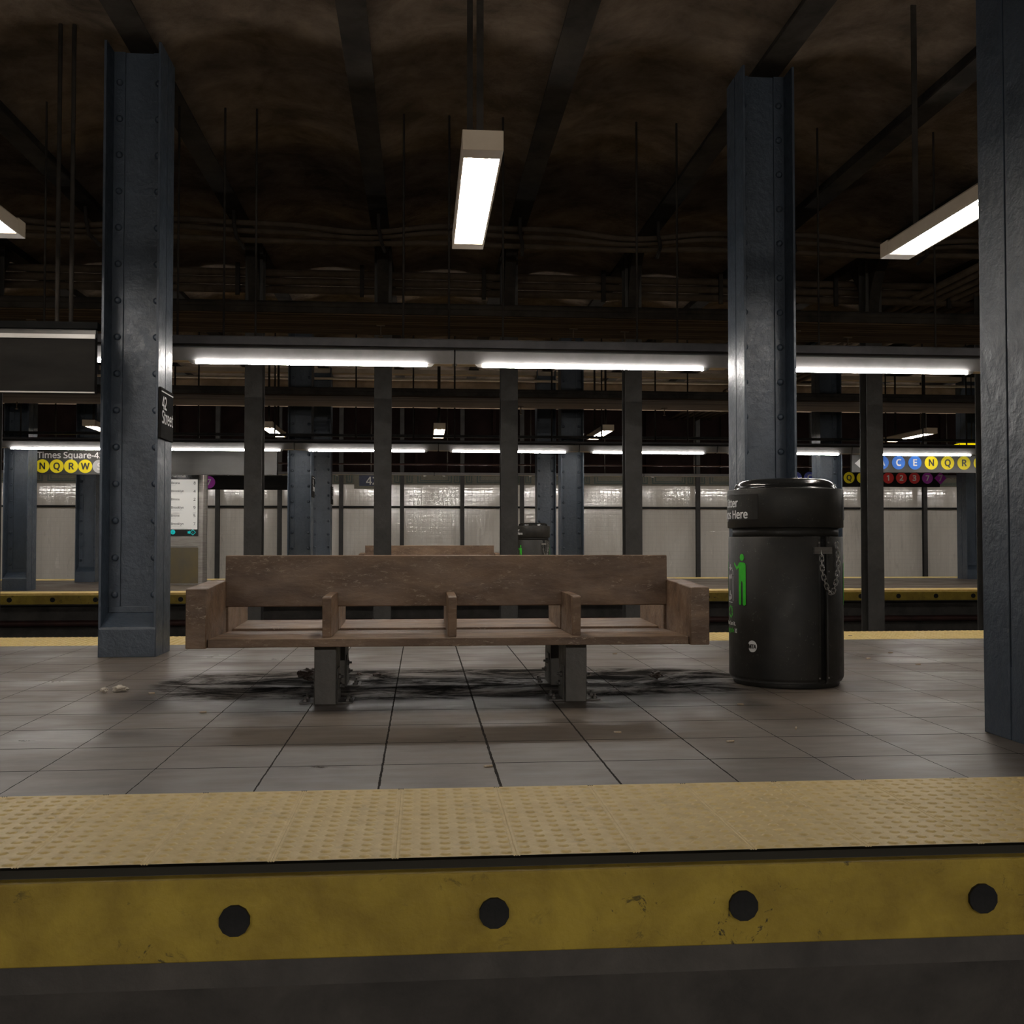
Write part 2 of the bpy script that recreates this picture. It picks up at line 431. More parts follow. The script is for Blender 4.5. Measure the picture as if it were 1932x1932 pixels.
# ------------------------------------------------------------------ the setting: floors, tracks, walls
X0, X1 = -16., 22.
def struct(name, mb, m, bevel=0):
    o = mb.build(name, m, None, bevel); o['kind'] = 'structure'; return o
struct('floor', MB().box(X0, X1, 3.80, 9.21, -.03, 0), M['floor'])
struct('platform_slab', MB().prism([(2.975, -.34), (3.3, -.34), (3.5, -1.2), (9.5, -1.2), (9.7, -.34), (10.035, -.34), (10.035, -.03), (2.975, -.03)], X0, X1, 'x'), M['slab'])
struct('floor', MB().box(X0, X1, 19.17, 24.60, -.03, 0), M['floor2'])
struct('platform_slab', MB().prism([(18.45, -.2), (18.95, -.2), (18.95, -1.2), (24.9, -1.2), (24.9, -.2), (25.4, -.2), (25.4, -.03), (18.45, -.03)], X0, X1, 'x'), M['slab'])
struct('track_bed', MB().box(X0, X1, -14.0, 30.2, -1.35, -1.2), M['trackbed'])
for (yy, nm) in ((-.2, 'a'), (1.25, 'b'), (10.9, 'c'), (12.35, 'd'), (15.9, 'e'), (17.35, 'f')):
    prof = [(-.07, 0), (.07, 0), (.07, .012), (.012, .03), (.012, .12), (.036, .13), (.036, .16), (-.036, .16), (-.036, .13), (-.012, .12), (-.012, .03), (-.07, .012)]
    o = MB().prism([(yy + a, -1.2 + .06 + c) for a, c in prof], X0, X1, 'x').build('rail', M['rail'])
    lab = {'a': 'steel rail of the near track farther from the platform', 'b': 'steel rail of the near track beside the near platform',
           'c': 'steel rail just past the far side of the bench platform', 'd': 'steel rail in front of the row of dark posts',
           'e': 'steel rail just behind the row of dark posts', 'f': 'steel rail beside the far platform'}[nm]
    tag(o, lab, 'rail', 'running rails')
# far wall
struct('wall_back', MB().box(X0, X1, 29.9, 30.2, -1.2, 2.484), M['walltile'])
wu = MB().box(X0, X1, 29.88, 30.2, 2.74, 5.2)
struct('wall_back_upper', wu, M['wallup'])
for i in range(12):
    x = -9.0 + 2.2 * i
    o = MB().box(x, x + .09, 29.78, 29.88, 2.8, 4.7).build('wall_pilaster', M['wallup']); o['kind'] = 'structure'
struct('wall_front', MB().box(X0, X1, -14.2, -14.0, -1.35, 5.2), M['walltile'])
struct('platform_slab', MB().box(X0, X1, -12.4, -5.4, -1.2, 0), M['slab'])
# mosaic frieze of the far wall
struct('trim_1', MB().box(X0, X1, 29.885, 30.15, 2.484, 2.742), M['olive'])
fr = MB()
def frame(mb, x0, x1, z0, z1, w, y=29.875):
    mb.box(x0, x1, y, y + .02, z0, z0 + w); mb.box(x0, x1, y, y + .02, z1 - w, z1)
    mb.box(x0, x0 + w, y, y + .02, z0 + w, z1 - w); mb.box(x1 - w, x1, y, y + .02, z0 + w, z1 - w)
k = -9
while k < 11:
    bx = -.557 + 1.684 * k
    if not (-2.3 < bx < -.6):
        frame(fr, bx + .42, bx + 1.40, 2.53, 2.80, .035); frame(fr, bx + .50, bx + 1.32, 2.585, 2.80, .025)
    for dx in (.12, 1.46):
        frame(fr, bx + dx, bx + dx + .17, 2.53, 2.80, .03)
        fr.box(bx + dx + .07, bx + dx + .10, 29.875, 29.895, 2.59, 2.74)
    k += 1
struct('trim_2', fr, M['mgreen'])
# 42 tablet in the mosaic
t = thing('mosaic_number_tablet', 'dark blue mosaic tablet reading 42 set in the far wall frieze', 'wall tablet', (-1.40, 29.86, 2.42))
MB().box(-.50, .50, -.002, .035, -.06, .32).build('border', M['olive'], t)
MB().box(-.36, .36, -.012, 0, .02, .32).build('field', M['mblue'], t)
put_text('numerals', '42', .40, M['lip'], t, 0, -.030, .06, .010)
# far wall horizontal conduit and posts
o = MB().cyl((X0, 29.72, 1.845), (X1, 29.72, 1.845), .028, 10).build('wall_rail', M['black'])
tag(o, 'long black horizontal rail across the white tiled far wall', 'rail')

# ceiling: brick vaults between transverse steel beams
XB = [-2.20 + 1.68 * k for k in range(-8, 14)]
mb = MB(); nn = 8
for a, b2 in zip(XB[:-1], XB[1:]):
    vs = []
    for i in range(nn + 1):
        tt = i / nn; x = a + (b2 - a) * tt; z = 4.93 + .17 * math.sin(PI * tt)
        vs += [(x, -14.2, z), (x, 30.2, z)]
    mb.add(vs, [(2 * i, 2 * i + 1, 2 * i + 3, 2 * i + 2) for i in range(nn)], True)
struct('ceiling', mb, M['concrete'])
for x in XB:
    pts = [(-.11, 4.75), (.11, 4.75), (.11, 4.77), (.012, 4.78), (.012, 4.97), (-.012, 4.97), (-.012, 4.78), (-.11, 4.77)]
    o = MB().prism([(x + p, q) for p, q in pts], -14.0, 30.1, 'y').build('ceiling_beam', M['beamsteel']); o['kind'] = 'structure'
# long concrete girders carried by the column rows
o = MB().box(X0, X1, 24.10, 24.55, 3.98, 4.56).build('concrete_girder', M['girder']); o['kind'] = 'structure'
o = MB().box(X0, X1, 23.75, 24.0, 4.65, 4.745).build('ceiling_ledge', M['cream']); o['kind'] = 'structure'
o = MB().box(X0, X1, 3.6, 4.1, 4.2, 4.7).build('concrete_girder', M['concrete']); o['kind'] = 'structure'

# overhead board ledges over the tracks, beside each platform
def ledge(y0, y1, z, label, bm='board'):
    t = thing('overhead_ledge', label, 'ledge', (0, y0, z))
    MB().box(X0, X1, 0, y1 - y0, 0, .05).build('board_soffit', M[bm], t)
    MB().box(X0, X1, -.03, .06, .02, .075).build('edge_angle', M['beamsteel'], t)
    MB().cyl((X0, .0, .105), (X1, .0, .105), .036, 12).build('edge_pipe', M['beamsteel'], t)
    return t
ledge(10.75, 11.72, 3.17, 'board-lined overhead ledge just above the nearest long light row')
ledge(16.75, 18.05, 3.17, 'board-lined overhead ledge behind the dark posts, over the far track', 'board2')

# ------------------------------------------------------------------ tactile paving
def tactile_mesh(w, d, nx, ny):
    pitch = w / nx; sub = 16
    gx = nx * sub; gy = int(round(d / pitch)) * sub
    ny = gy // sub
    vs = []; fs = []
    for j in range(gy + 1):
        for i in range(gx + 1):
            x = w * i / gx; y = d * j / gy
            u = (x / pitch) % 1 - .5; v = (y / (d / ny)) % 1 - .5
            r = math.hypot(u, v) * pitch
            h = .0042 * math.sqrt(max(0., 1 - (r / .0150) ** 2)) if r < .0150 else (-.0012 if r < .0185 else 0.)
            e = min(x, w - x)
            if .0045 < e < .0090: h = -.003
            if e < .0012: h = -.0025
            vs.append((x, y, h))
    for j in range(gy):
        for i in range(gx):
            a = j * (gx + 1) + i
            fs.append((a, a + 1, a + gx + 2, a + gx + 1))
    mb = MB(); mb.add(vs, fs, True)
    n0 = len(mb.v)
    mb.v += [(0, 0, -.03), (w, 0, -.03), (w, d, -.03), (0, d, -.03)]
    return mb
pan = tactile_mesh(.34, .825, 6, 14)
pme = bpy.data.meshes.new('tactile_panel')
pan.v = pan.v[:-4]
pme = pan.mesh('tactile_panel')
pme.materials.append(M['tactile'])
def strip(y0, xa, xb, seam, label, ob=None):
    t = thing('tactile_strip', label, 'tactile paving', (0, y0, 0))
    k0 = math.floor((xa - seam) / .34); k1 = math.ceil((xb - seam) / .34)
    for k in range(k0, k1):
        link('tactile_panel', pme, None, t, (seam + .34 * k, 0, 0))
    MB().box(X0, seam + .34 * k0, 0, .825, -.03, 0).build('plain_end', M['tactile'], t)
    MB().box(seam + .34 * k1, X1, 0, .825, -.03, 0).build('plain_end', M['tactile'], t)
    MB().box(seam + .34 * k0, seam + .34 * k1, 0, .825, -.03, -.008).build('bedding', M['inkblack'], t)
    return t
strip(2.975, -3.6, 4.2, .268, 'yellow studded tactile strip along the near edge, in front of the bench')
strip(9.21, -6.2, 7.6, .12, 'yellow studded tactile strip behind the bench and litter bin')
for y0, d, lab in ((18.455, .715, 'yellow tactile strip along the near edge of the far platform'), (24.60, .80, 'thin yellow tactile strip at the back edge of the far platform')):
    o = MB().box(X0, X1, y0, y0 + d, -.03, .004).build('tactile_strip', M['tactile']); tag(o, lab, 'tactile paving')

# yellow rubbing boards with bolts
def rubbing(y, z0, z1, xs, label, d=-.0):
    t = thing('edge_board', label, 'edge board', (0, y, z0))
    MB().box(X0, X1, 0, .05, 0, z1 - z0).build('board', M['edgeyellow'], t, .004)
    me = MB().cyl((0, -.012, 0), (0, .002, 0), .042, 12).mesh('bolt'); me.materials.append(M['black'])
    for x in xs: link('bolt', me, None, t, (x, 0, (z1 - z0) * .5))
    return t
rubbing(18.40, -.18, -.028, [-6.9 + .703 * k for k in range(-3, 27)], 'yellow worn edge board with black bolts along the far platform')
rubbing(2.925, -.25, -.03, [-2.6 + .7 * k for k in range(0, 8)], 'yellow edge board along the near side of the bench platform')
o = MB().cyl((X0, 18.75, -.53), (X1, 18.75, -.53), .055, 12).build('service_pipe', M['redbrown']); tag(o, 'rust red pipe in the dark under the far platform edge', 'pipe')

# ------------------------------------------------------------------ riveted columns
CW = .215
def make_column(label):
    t = thing('steel_column', label, 'column', (0, 0, 0), 0, 'riveted blue columns')
    H = 4.75
    def fl(s):
        a, b = s * CW, s * (CW - .02)
        pts = [(a, -.225), (a, -.006), (s * (CW - .012), -.006), (s * (CW - .012), .006), (a, .006), (a, .225), (b, .225), (b, -.225)]
        return pts
    for s in (-1, 1):
        MB().prism(fl(s), 0, H).build('flange', M['blue'], t, .0025)
    w = CW - .021
    pts = [(-w, -.028), (-w + .085, -.028), (-w + .085, -.012), (w - .085, -.012), (w - .085, -.028), (w, -.028),
           (w, .028), (w - .085, .028), (w - .085, .012), (-w + .085, .012), (-w + .085, .028), (-w, .028)]
    MB().prism(pts, .3, H).build('web', M['blue'], t)
    MB().box(-w, w, -.034, .034, .325, .375).build('web_lip', M['blue'], t, .004)
    bp = [(-.232, 0), (-.232, .21), (-.224, .228), (-.045, .325), (.045, .325), (.224, .228), (.232, .21), (.232, 0)]
    MB().prism(bp, -CW + .004, CW - .004, 'x').build('base_block', M['blue'], t, .004)
    rm = MB().lathe([(.027, 0), (.026, .009), (.020, .017), (.010, .022)], 14).mesh('rivet')
    rm.materials.append(M['blue'])
    for i in range(15):
        z = .465 + .2885 * i
        if z > H - .1: break
        for s in (-1, 1):
            for fy, rx in ((-.028, PI / 2), (.028, -PI / 2)):
                if fy > 0 and i % 1 == 0 and i > 15: continue
                if fy > 0: continue
                link('rivet', rm, None, t, (s * (w - .045), fy, z), (rx, 0, 0))
    return t
col0 = make_column('blue-grey riveted column left of the bench, with a 42 Street plate')
col0.location = (-2.235, 8.495, 0)
dup(col0, (2.80, 8.495, 0), 0, 'blue-grey riveted column rising right behind the litter bin')
dup(col0, (2.815, 4.485, 0), 0, 'blue-grey column at the right edge of the photo, nearest of all')
for x, lab in ((-7.27, 'far blue column in front of the far platform, just left of the N Q R W sign'), (-2.245, 'far riveted blue column seen above the left part of the bench, nearer of the pair'),
               (2.815, 'far riveted blue column right of the distant bin, nearer of the pair'), (7.82, 'far blue column seen right beside the litter bin, behind the dark posts'),
               (12.85, 'far blue column of the nearer row behind the column at the right edge')):
    dup(col0, (x, 19.825, 0), 0, lab)
for x, lab in ((-7.28, 'rear blue column seen below the N Q R W sign'), (-2.235, 'rear blue column half hidden behind its twin above the bench'),
               (2.80, 'rear blue column directly behind the distant litter bin'), (7.83, 'rear blue column hidden behind the near column and bin'),
               (12.87, 'rear blue column at the far right below the letter signs')):
    dup(col0, (x, 23.825, 0), 0, lab)

# 42 Street plates on the columns
def plate(x, y, z0, z1, label, w=.40):
    t = thing('street_plate', label, 'sign', (x, y, z0), 0, '42 Street plates on columns')
    h = z1 - z0
    MB().box(-.02, 0, -w / 2, w / 2, 0, h).build('plate', M['signblack'], t, .003)
    MB().box(0, .002, -w / 2 + .015, w / 2 - .015, h - .035, h - .027).build('stripe', M['white'], t)
    put_text('number_text', '42', .182, M['white'], t, .003, -w / 2 + .02, h - .165, .012, 'LEFT', .95, '+x')
    put_text('street_text', 'Street', .182, M['white'], t, .003, -w / 2 + .02, h - .275, .012, 'LEFT', .92, '+x')
    return t
plate(-1.995, 8.46, 1.675, 2.068, 'black 42 Street plate on the left column beside the bench')
plate(-2.005, 19.80, 1.70, 2.09, 'distant 42 Street plate on the nearer far column above the bench')
plate(-1.995, 23.80, 1.71, 2.10, 'distant 42 Street plate on the rear far column above the bench')

# ------------------------------------------------------------------ dark posts between the tracks and before the wall
def make_post(name, label, w, d, z0, z1, group, bracket=True, mat='post'):
    t = thing(name, label, 'post', (0, 0, 0), 0, group)
    f = .018
    pts = [(-w / 2, -d / 2), (w / 2, -d / 2), (w / 2, -d / 2 + f), (.008, -d / 2 + f), (.008, d / 2 - f), (w / 2, d / 2 - f), (w / 2, d / 2), (-w / 2, d / 2), (-w / 2, d / 2 - f), (-.008, d / 2 - f), (-.008, -d / 2 + f), (-w / 2, -d / 2 + f)]
    MB().prism(pts, z0, z1).build('shaft', M[mat], t)
    if bracket:
        for s in (-1, 1):
            n = 8; pts = []
            for i in range(n + 1):
                a = i / n
                pts.append((s * (d / 2 + .42 * a ** 2.2), 4.0 + .74 * a))
            pts.append((s * d / 2, 4.74))
            MB().prism(pts, -w * .32, w * .32, 'x').build('knee_bracket', M['beamsteel'], t)
    return t
ordn = ['outermost left', 'second from left', 'third from left', 'fourth from left', 'fifth from left', 'sixth from left', 'seventh from left', 'eighth from left', 'ninth from left']
labs = ['dark steel track post, a sliver at the left photo edge', 'dark steel track post hidden behind the left blue column', 'dark steel track post above the left end of the bench back',
        'dark steel track post covering the 42 mosaic', 'dark steel track post left of the distant litter bin', 'dark steel track post above the right end of the bench back',
        'dark steel track post hidden behind the column at the litter bin', 'dark steel track post crossing the hanging letter sign at right', 'dark steel track post beside the column at the right photo edge']
p0 = make_post('track_post', labs[0], .225, .24, -1.2, 4.75, 'dark posts between the tracks')
for k in range(9):
    x = -2.20 + 1.68 * (k - 2)
    if k == 0: p0.location = (x, 14.1, 0)
    else: dup(p0, (x, 14.1, 0), 0, labs[k])
w0 = make_post('wall_post', 'slim dark post against the white tiled wall, at the far left', .115, .12, -1.2, 4.74, 'slim posts at the far wall', False, 'wpost')
wl = ['left of the N Q R W sign', 'beside the left blue column', 'behind the arrivals kiosk', 'just right of the arrivals kiosk', 'left of the far blue column pair', 'just left of the 42 mosaic', 'just right of the 42 mosaic',
      'over the right part of the distant bench', 'just left of the distant litter bin', 'right of the far blue columns', 'behind a track post at the bench right end', 'between the bench and the litter bin', 'behind the bin column, left side', 'behind the litter bin column, right side',
      'beside the track post at right', 'under the hanging letter sign, standing clear at right', 'at the far right behind the blue columns']
for k in range(17):
    x = -2.24 + 1.684 * (k - 5)
    lab = 'slim dark post at the tiled wall, ' + wl[k]
    if k == 0: w0.location = (x, 29.6, 0); w0['label'] = lab
    else: dup(w0, (x, 29.6, 0), 0, lab)

# ------------------------------------------------------------------ fluorescent light rows
P = 2.526
def make_row_light(label, group, tube_m='tube', side=False):
    t = thing('strip_light', label, 'light', (0, 0, 0), 0, group)
    # local: x 0..P, tube on the -y side, underside z 0
    MB().prism(([(-.052, .0), (.075, .0), (.075, .125), (-.06, .125), (-.092, .108)] if not side else [(-.07, 0), (.075, 0), (.075, .06), (-.07, .06)]), .006, P - .006, 'x').build('housing', M['housing'], t, .002)
    MB().box(.02, P - .02, -.050, .068, -.003, .0).build('underside_plate', M['cream'], t)
    for x0, s in ((.21, 1), (P - .21, -1)):
        MB().prism([(x0 - s * .0, -.026), (x0 + s * .045, -.034), (x0 + s * .045, .0), (x0 - s * .03, .0)], -.052, -.012, 'y').build('lamp_holder', M['steel'], t)
    ty, tz = (-.098, .034) if side else (-.046, -.013)
    MB().cyl((.25, ty, tz), (P - .25, ty, tz), .017, 10).build('tube', M[tube_m], t)
    return t
rl = make_row_light('new', 'strip lights over the track beside the bench platform')
def light_row(y, z, ks, labs, group, flip=False, rl=rl):
    for i, k in enumerate(ks):
        x = .29 + P * k
        loc, rz = ((x + P, y, z), PI) if flip else ((x, y, z), 0)
        if i == 0 and rl['label'] == 'new':
            rl.location = loc; rl.rotation_euler = (0, 0, rz); rl['label'] = labs[i]; rl['group'] = group
        else:
            dup(rl, loc, rz, labs[i], group)
light_row(9.50, 2.475, range(-3, 4), ['lit strip light behind the blank hanging sign, left end', 'lit strip light glimpsed between the blank sign and left column', 'lit strip light above the left half of the bench', 'lit strip light above the right half of the bench',
    'lit strip light right of the column behind the litter bin', 'lit strip light past the right photo edge of the bench row', 'lit strip light at the far right end of the bench row'], 'strip lights over the far edge of the bench platform')
light_row(18.80, 2.495, range(-5, 6), ['distant strip light ' + s for s in ('leftmost, outside the photo', 'second from the left, outside the photo', 'above the N Q R W sign', 'above the blank grey distant sign', 'left of the middle, in front of the far blue column',
    'over the 42 mosaic', 'left of the distant bin', 'above the distant blue column pair', 'left of the column behind the litter bin', 'above the A C E N Q R letters', 'past the right end of the letter sign')], 'strip lights over the near edge of the far platform')
light_row(25.15, 2.457, range(-7, 8), ['backmost strip light, ' + s for s in ('outermost left', 'second from the left end', 'third from the left end', 'left of the N Q R W sign', 'behind the N Q R W sign', 'behind the blank distant sign', 'left of the 42 mosaic',
    'just right of the 42 mosaic', 'above the distant bin', 'right of the far blue column pair', 'behind the litter bin column', 'in front of the 1 2 3 letters', 'at the right end of the 1 2 3 7 sign', 'second from the right end', 'outermost right')], 'strip lights over the back edge of the far platform', True, make_row_light('new', 'g', 'tube', True))
light_row(-5.20, 2.475, range(-4, 4), ['strip light across the near tracks, ' + q for q in ('outermost left', 'second from left', 'third from left', 'left of the middle', 'right of the middle', 'third from right', 'second from right', 'outermost right')],
    'strip lights over the platform across the near tracks', True, make_row_light('new', 'g', 'tubedim'))
# raceways and their rods
def raceway(y, z, xs, label, zc=4.75, flip=1, h=.075, z2=None, rods=.010):
    t = thing('light_raceway', label, 'raceway', (0, y, z))
    MB().prism([(-.085, 0), (.085, 0), (.085, h), (-.075, h), (-.085, h - .012)], X0, X1, 'x').build('channel', M['raceway'], t)
    MB().box(X0, X1, -.05, .06, -.014, 0).build('channel_lip', M['beamsteel'], t)
    for x in xs:
        MB().cyl((x, 0, h), (x, 0, zc - z), rods, 8).build('hanger_rod', M['beamsteel'], t)
raceway(9.50, 2.618, [-4.6, -3.3, -2.158, -1.758, -1.48, -.171, .239, .729, 1.963, 2.339, 3.681, 4.81, 6.0], 'grey raceway carrying the nearest long light row')
raceway(18.80, 2.638, [-8.1, -6.9, -5.1, -3.9, -2.585, -1.169, -.158, .578, 2.324, 3.232, 4.215, 4.814, 6.1, 8.543, 9.256, 10.1], 'grey raceway carrying the distant light row', h=.035, rods=.014)
for x in (-9, -7, -5.2, -2.95, -1.2, .6, 2.6, 4.4, 6.6, 8.8, 10.9, 13):
    tag(MB().cyl((x, 25.15, 2.517), (x, 25.15, 4.75), .012, 8).build('hanger_rod', M['beamsteel']), 'thin rod hanging the backmost light row from the ceiling', 'rod', 'rods of the backmost light row')
raceway(-5.20, 2.618, [-3.5, -1.1, 1.3, 3.9], 'grey raceway over the platform behind the camera')
o = MB().box(X0, X1, 19.3, 19.36, 2.784, 2.833).build('black_conduit', M['black']); tag(o, 'straight black conduit above the distant light row', 'conduit')
o = MB().cyl((X0, 24.95, 2.70), (X1, 24.95, 2.70), .02, 8).build('thin_pipe', M['redbrown']); tag(o, 'thin shiny pipe just above the backmost light row', 'pipe')
o = MB().cyl((X0, 23.6, 4.50), (X1, 23.6, 4.50), .03, 8).build('thin_pipe', M['cream']); tag(o, 'thin tan pipe in front of the brown concrete girder', 'pipe')

# hanging cross lights
def make_cross_light(label):
    t = thing('hanging_light', label, 'light', (0, 0, 0), 0, 'hanging box lights across the platforms')
    # trough open downwards: x width .22, y length 1.3, underside z 0
    pts = [(-.112, 0), (-.100, 0), (-.092, .055), (-.03, .075), (0, .02), (.03, .075), (.092, .055), (.100, 0), (.112, 0), (.112, .09), (.095, .11), (-.095, .11), (-.112, .09)]
    MB().prism(pts, .13, 1.82, 'y').build('reflector', M['cream'], t)
    for a, b in ((0, .13), (1.82, 1.95)):
        MB().box(-.112, .112, a, b, 0, .11).build('end_cap', M['cream'], t, .003)
    for s in (-1, 1):
        MB().cyl((s * .058, .135, .030), (s * .058, 1.815, .030), .017, 10).build('tube', M['tube'], t)
    MB().box(-.02, .02, .3, .31, .11, 1.76).build('hanger_bar', M['beamsteel'], t)
    MB().box(-.02, .02, 1.6, 1.61, .11, 1.76).build('hanger_bar', M['beamsteel'], t)
    return t
cl = make_cross_light('hanging box light at the top middle, near platform')
cl.location = (.325, 5.65, 3.0)
dup(cl, (-2.885, 5.65, 3.0), 0, 'hanging box light cut by the top left photo corner')
dup(cl, (3.535, 5.65, 3.0), 0, 'hanging box light at the top right, behind the bin column')
for x, lab in ((-6.09, 'distant hanging light beside the left blue column'), (-2.88, 'distant hanging light beside the dark post left of the middle'), (.327, 'distant hanging light seen end-on in the middle'),
               (3.54, 'distant tilted-looking hanging light right of the middle'), (6.75, 'distant hanging light hidden behind the litter bin column'), (9.96, 'distant long hanging light above the letter sign at right')):
    dup(cl, (x, 19.85, 3.0), 0, lab)

# ------------------------------------------------------------------ ceiling pipes and cables
for i, z in enumerate((4.57, 4.455, 4.34)):
    o = MB().cyl((X0, 14.62, z), (X1, 14.62, z), .052, 14).build('ceiling_pipe', M['duct'])
    tag(o, ('top', 'middle', 'bottom')[i] + ' pipe of the three stacked pipes behind the track posts', 'pipe', 'three stacked ceiling pipes')
for k in range(-5, 7):
    x = -2.20 + 1.68 * k + .87 + .5
    t = MB().box(x - .028, x + .028, 14.52, 14.56, 4.24, 4.68).build('pipe_clamp', M['beamsteel'])
    tag(t, 'flat clamp bar across the three ceiling pipes', 'clamp', 'clamps on the ceiling pipes')
for i, (zz, am) in enumerate(((4.615, .045), (4.56, .035), (4.48, .012))):
    pts = []
    x = -9.
    while x < 11:
        pts.append((x, 12.55 + .085 * i, zz + am * math.sin(x * 1.87 + i * .35) + am * .4 * math.sin(x * 3.9 + 1)))
        x += .2
    o = MB().tube(pts, .034, 8).build('power_cable', M['duct'])
    tag(o, ('upper sagging', 'middle sagging', 'lower nearly straight')[i] + ' cable running under the ceiling vaults', 'cable', 'sagging ceiling cables')
for k in range(-3, 6):
    x = -2.20 + 1.68 * k
    t = MB().tube([(x, 12.45, 4.75), (x, 12.47, 4.60), (x + .03, 12.48, 4.44), (x + .06, 12.80, 4.40)], .022, 8).build('cable_hook', M['beamsteel'])
    tag(t, 'dark hook holding the sagging ceiling cables', 'hook', 'hooks for the ceiling cables')
for i in range(7):
    x = 7.05 + .19 * i
    o = MB().cyl((x, 12.0, 4.38), (x, 29.6, 4.38), .045, 10).build('ceiling_conduit', M['duct'])
    tag(o, 'ceiling conduit %s in the bundle running back at top right' % ('outermost left', 'second from left', 'third from left', 'middle', 'third from right', 'second from right', 'outermost right')[i], 'conduit', 'parallel conduits at top right')
# sprinkler heads
def sprinkler(x, y, z, label, s=1.0, proto=[None]):
    if proto[0] is None:
        t = thing('sprinkler_head', label, 'sprinkler', (x, y, z), 0, 'sprinkler heads')
        MB().box(-.045, .045, -.02, .02, -.010, 0).build('plate', M['duct'], t)
        MB().cyl((0, 0, -.11), (0, 0, -.012), .008, 8).build('stem', M['duct'], t)
        MB().lathe([(.02, -.13), (.026, -.12), (.012, -.11)], 10).build('deflector', M['duct'], t)
        proto[0] = t
    else:
        t = dup(proto[0], (x, y, z), 0, label)
    return t
for (x, y, z, lab) in ((-4.02, 11.2, 3.17, 'small sprinkler head above the blank sign at top left'), (-.44, 11.2, 3.17, 'small sprinkler head under the ledge above the bench, left of the middle'), (1.62, 11.2, 3.17, 'small sprinkler head under the ledge right of the middle'),
                       (2.2, 11.3, 3.17, 'small sprinkler head just right of its neighbour above the bench'), (4.05, 11.1, 3.17, 'small sprinkler head right of the litter bin column'), (4.75, 11.4, 3.17, 'small sprinkler head at the upper right, nearest the photo edge'),
                       (-6.6, 17.8, 3.17, 'distant sprinkler head left of the left blue column'), (1.67, 17.8, 3.17, 'distant sprinkler head beside the middle dark post'), (4.15, 17.8, 3.17, 'distant sprinkler head between posts right of the middle')):
    sprinkler(x, y, z, lab)

# ------------------------------------------------------------------ hanging signs
def sign_box(name, label, x0, x1, y, z0, z1, m, group=None, rods=(), d=.06, cat='sign'):
    t = thing(name, label, cat, (x0, y, z0), 0, group)
    w = x1 - x0; h = z1 - z0
    MB().box(0, w, 0, d, 0, h).build('panel', m, t, .004)
    for r in rods:
        MB().cyl((r - x0, d / 2, h), (r - x0, d / 2, 4.75 - z0), .016, 10).build('hanger_rod', M['beamsteel'], t)
    return t
# near blank sign, seen from its back, with a light steel hood lip
t = thing('hanging_sign', 'big blank dark hanging sign at the left photo edge', 'sign', (-5.4, 8.0, 1.975))
MB().box(0, 2.985, .012, .07, 0, .42).build('back_panel', M['signblack'], t, .004)
MB().box(-.0, 3.005, .0, .085, .475, .53).build('hood', M['soot'], t, .006)
MB().box(0, 2.985, .02, .07, .42, .475).build('upper_band', M['signsteel'], t)
MB().box(0, 2.985, .004, .02, .405, .437).build('steel_lip', M['lip'], t)
MB().box(0, 2.985, .0, .012, 0, .01).build('bottom_lip', M['lip'], t)
for r in (2.70, 2.80):
    MB().cyl((r, .04, .53), (r, .04, 2.77), .016, 10).build('hanger_rod', M['beamsteel'], t)
# Times Square sign
t = sign_box('station_sign', 'hanging station sign reading Times Square with yellow N Q R W bullets', -7.26, -5.25, 20.5, 2.14, 2.62, M['signsteel'], None, (-6.9, -5.6))
for i, (c, cn, ink) in enumerate((('N', 'yellow', 'inkblack'), ('Q', 'yellow', 'inkblack'), ('R', 'yellow', 'inkblack'), ('W', 'yellow', 'inkblack'), ('S', 'greyb', 'white'))):
    bullet(t, .14 + .2612 * i, -.002, .158, .128, c, cn, ink)
put_text('station_name', 'Times Square-42 Street', .208, M['white'], t, .045, -.004, .312, .014, 'LEFT', 1.0)
# distant blank sign
t = sign_box('hanging_sign', 'distant blank grey hanging sign above the arrivals kiosk', -5.06, -2.77, 20.5, 2.15, 2.62, M['signsteel'], None, (-4.7, -3.1))
# right sign
t = sign_box('route_sign', 'hanging sign with white arrow and A C E N Q R bullets at right', 8.60, 12.6, 20.5, 2.27, 2.62, M['signsteel'], None, (9.0, 12.0))
MB().add([(.06, -.006, .18), (.24, -.006, .33), (.32, -.006, .33), (.19, -.006, .215), (.46, -.006, .215), (.46, -.006, .145), (.19, -.006, .145), (.32, -.006, .03), (.24, -.006, .03)],
         [(0, 1, 2, 3), (0, 3, 6), (0, 6, 7, 8), (3, 4, 5, 6)]).build('arrow', M['white'], t)
for i, (c, cn, ink) in enumerate((('A', 'blueb', 'white'), ('C', 'blueb', 'white'), ('E', 'blueb', 'white'), ('N', 'yellow', 'inkblack'), ('Q', 'yellow', 'inkblack'), ('R', 'yellow', 'inkblack'), ('W', 'yellow', 'inkblack'), ('S', 'greyb', 'white'))):
    bullet(t, .63 + .3435 * i, -.002, .20, .138, c, cn, ink)
# rear right sign
t = sign_box('route_sign', 'rear black sign with red 1 2 3 and purple 7 bullets at right', 8.4, 12.45, 24.45, 2.19, 2.56, M['signblack'], None, (8.8, 12.0))
SC = 24.45 / 24.0
for i, (c, cn, ink) in enumerate((('A', 'indigo', 'greyb'), ('C', 'indigo', 'greyb'), ('E', 'indigo', 'greyb'), ('N', 'yellow', 'inkblack'), ('Q', 'yellow', 'inkblack'), ('R', 'yellow', 'inkblack'), ('S', 'greyb', 'white'),
                                  ('1', 'red', 'white'), ('2', 'red', 'white'), ('3', 'red', 'white'), ('7', 'purple', 'white'))):
    bullet(t, 10.0 * SC - 8.4 + .325 * (i - 4), -.002, .215, .135, c, cn, ink)
bullet(t, 10.0 * SC - 8.4 + .325 * 7, -.002, .215, .15, '7', 'purple', 'greyb', True)
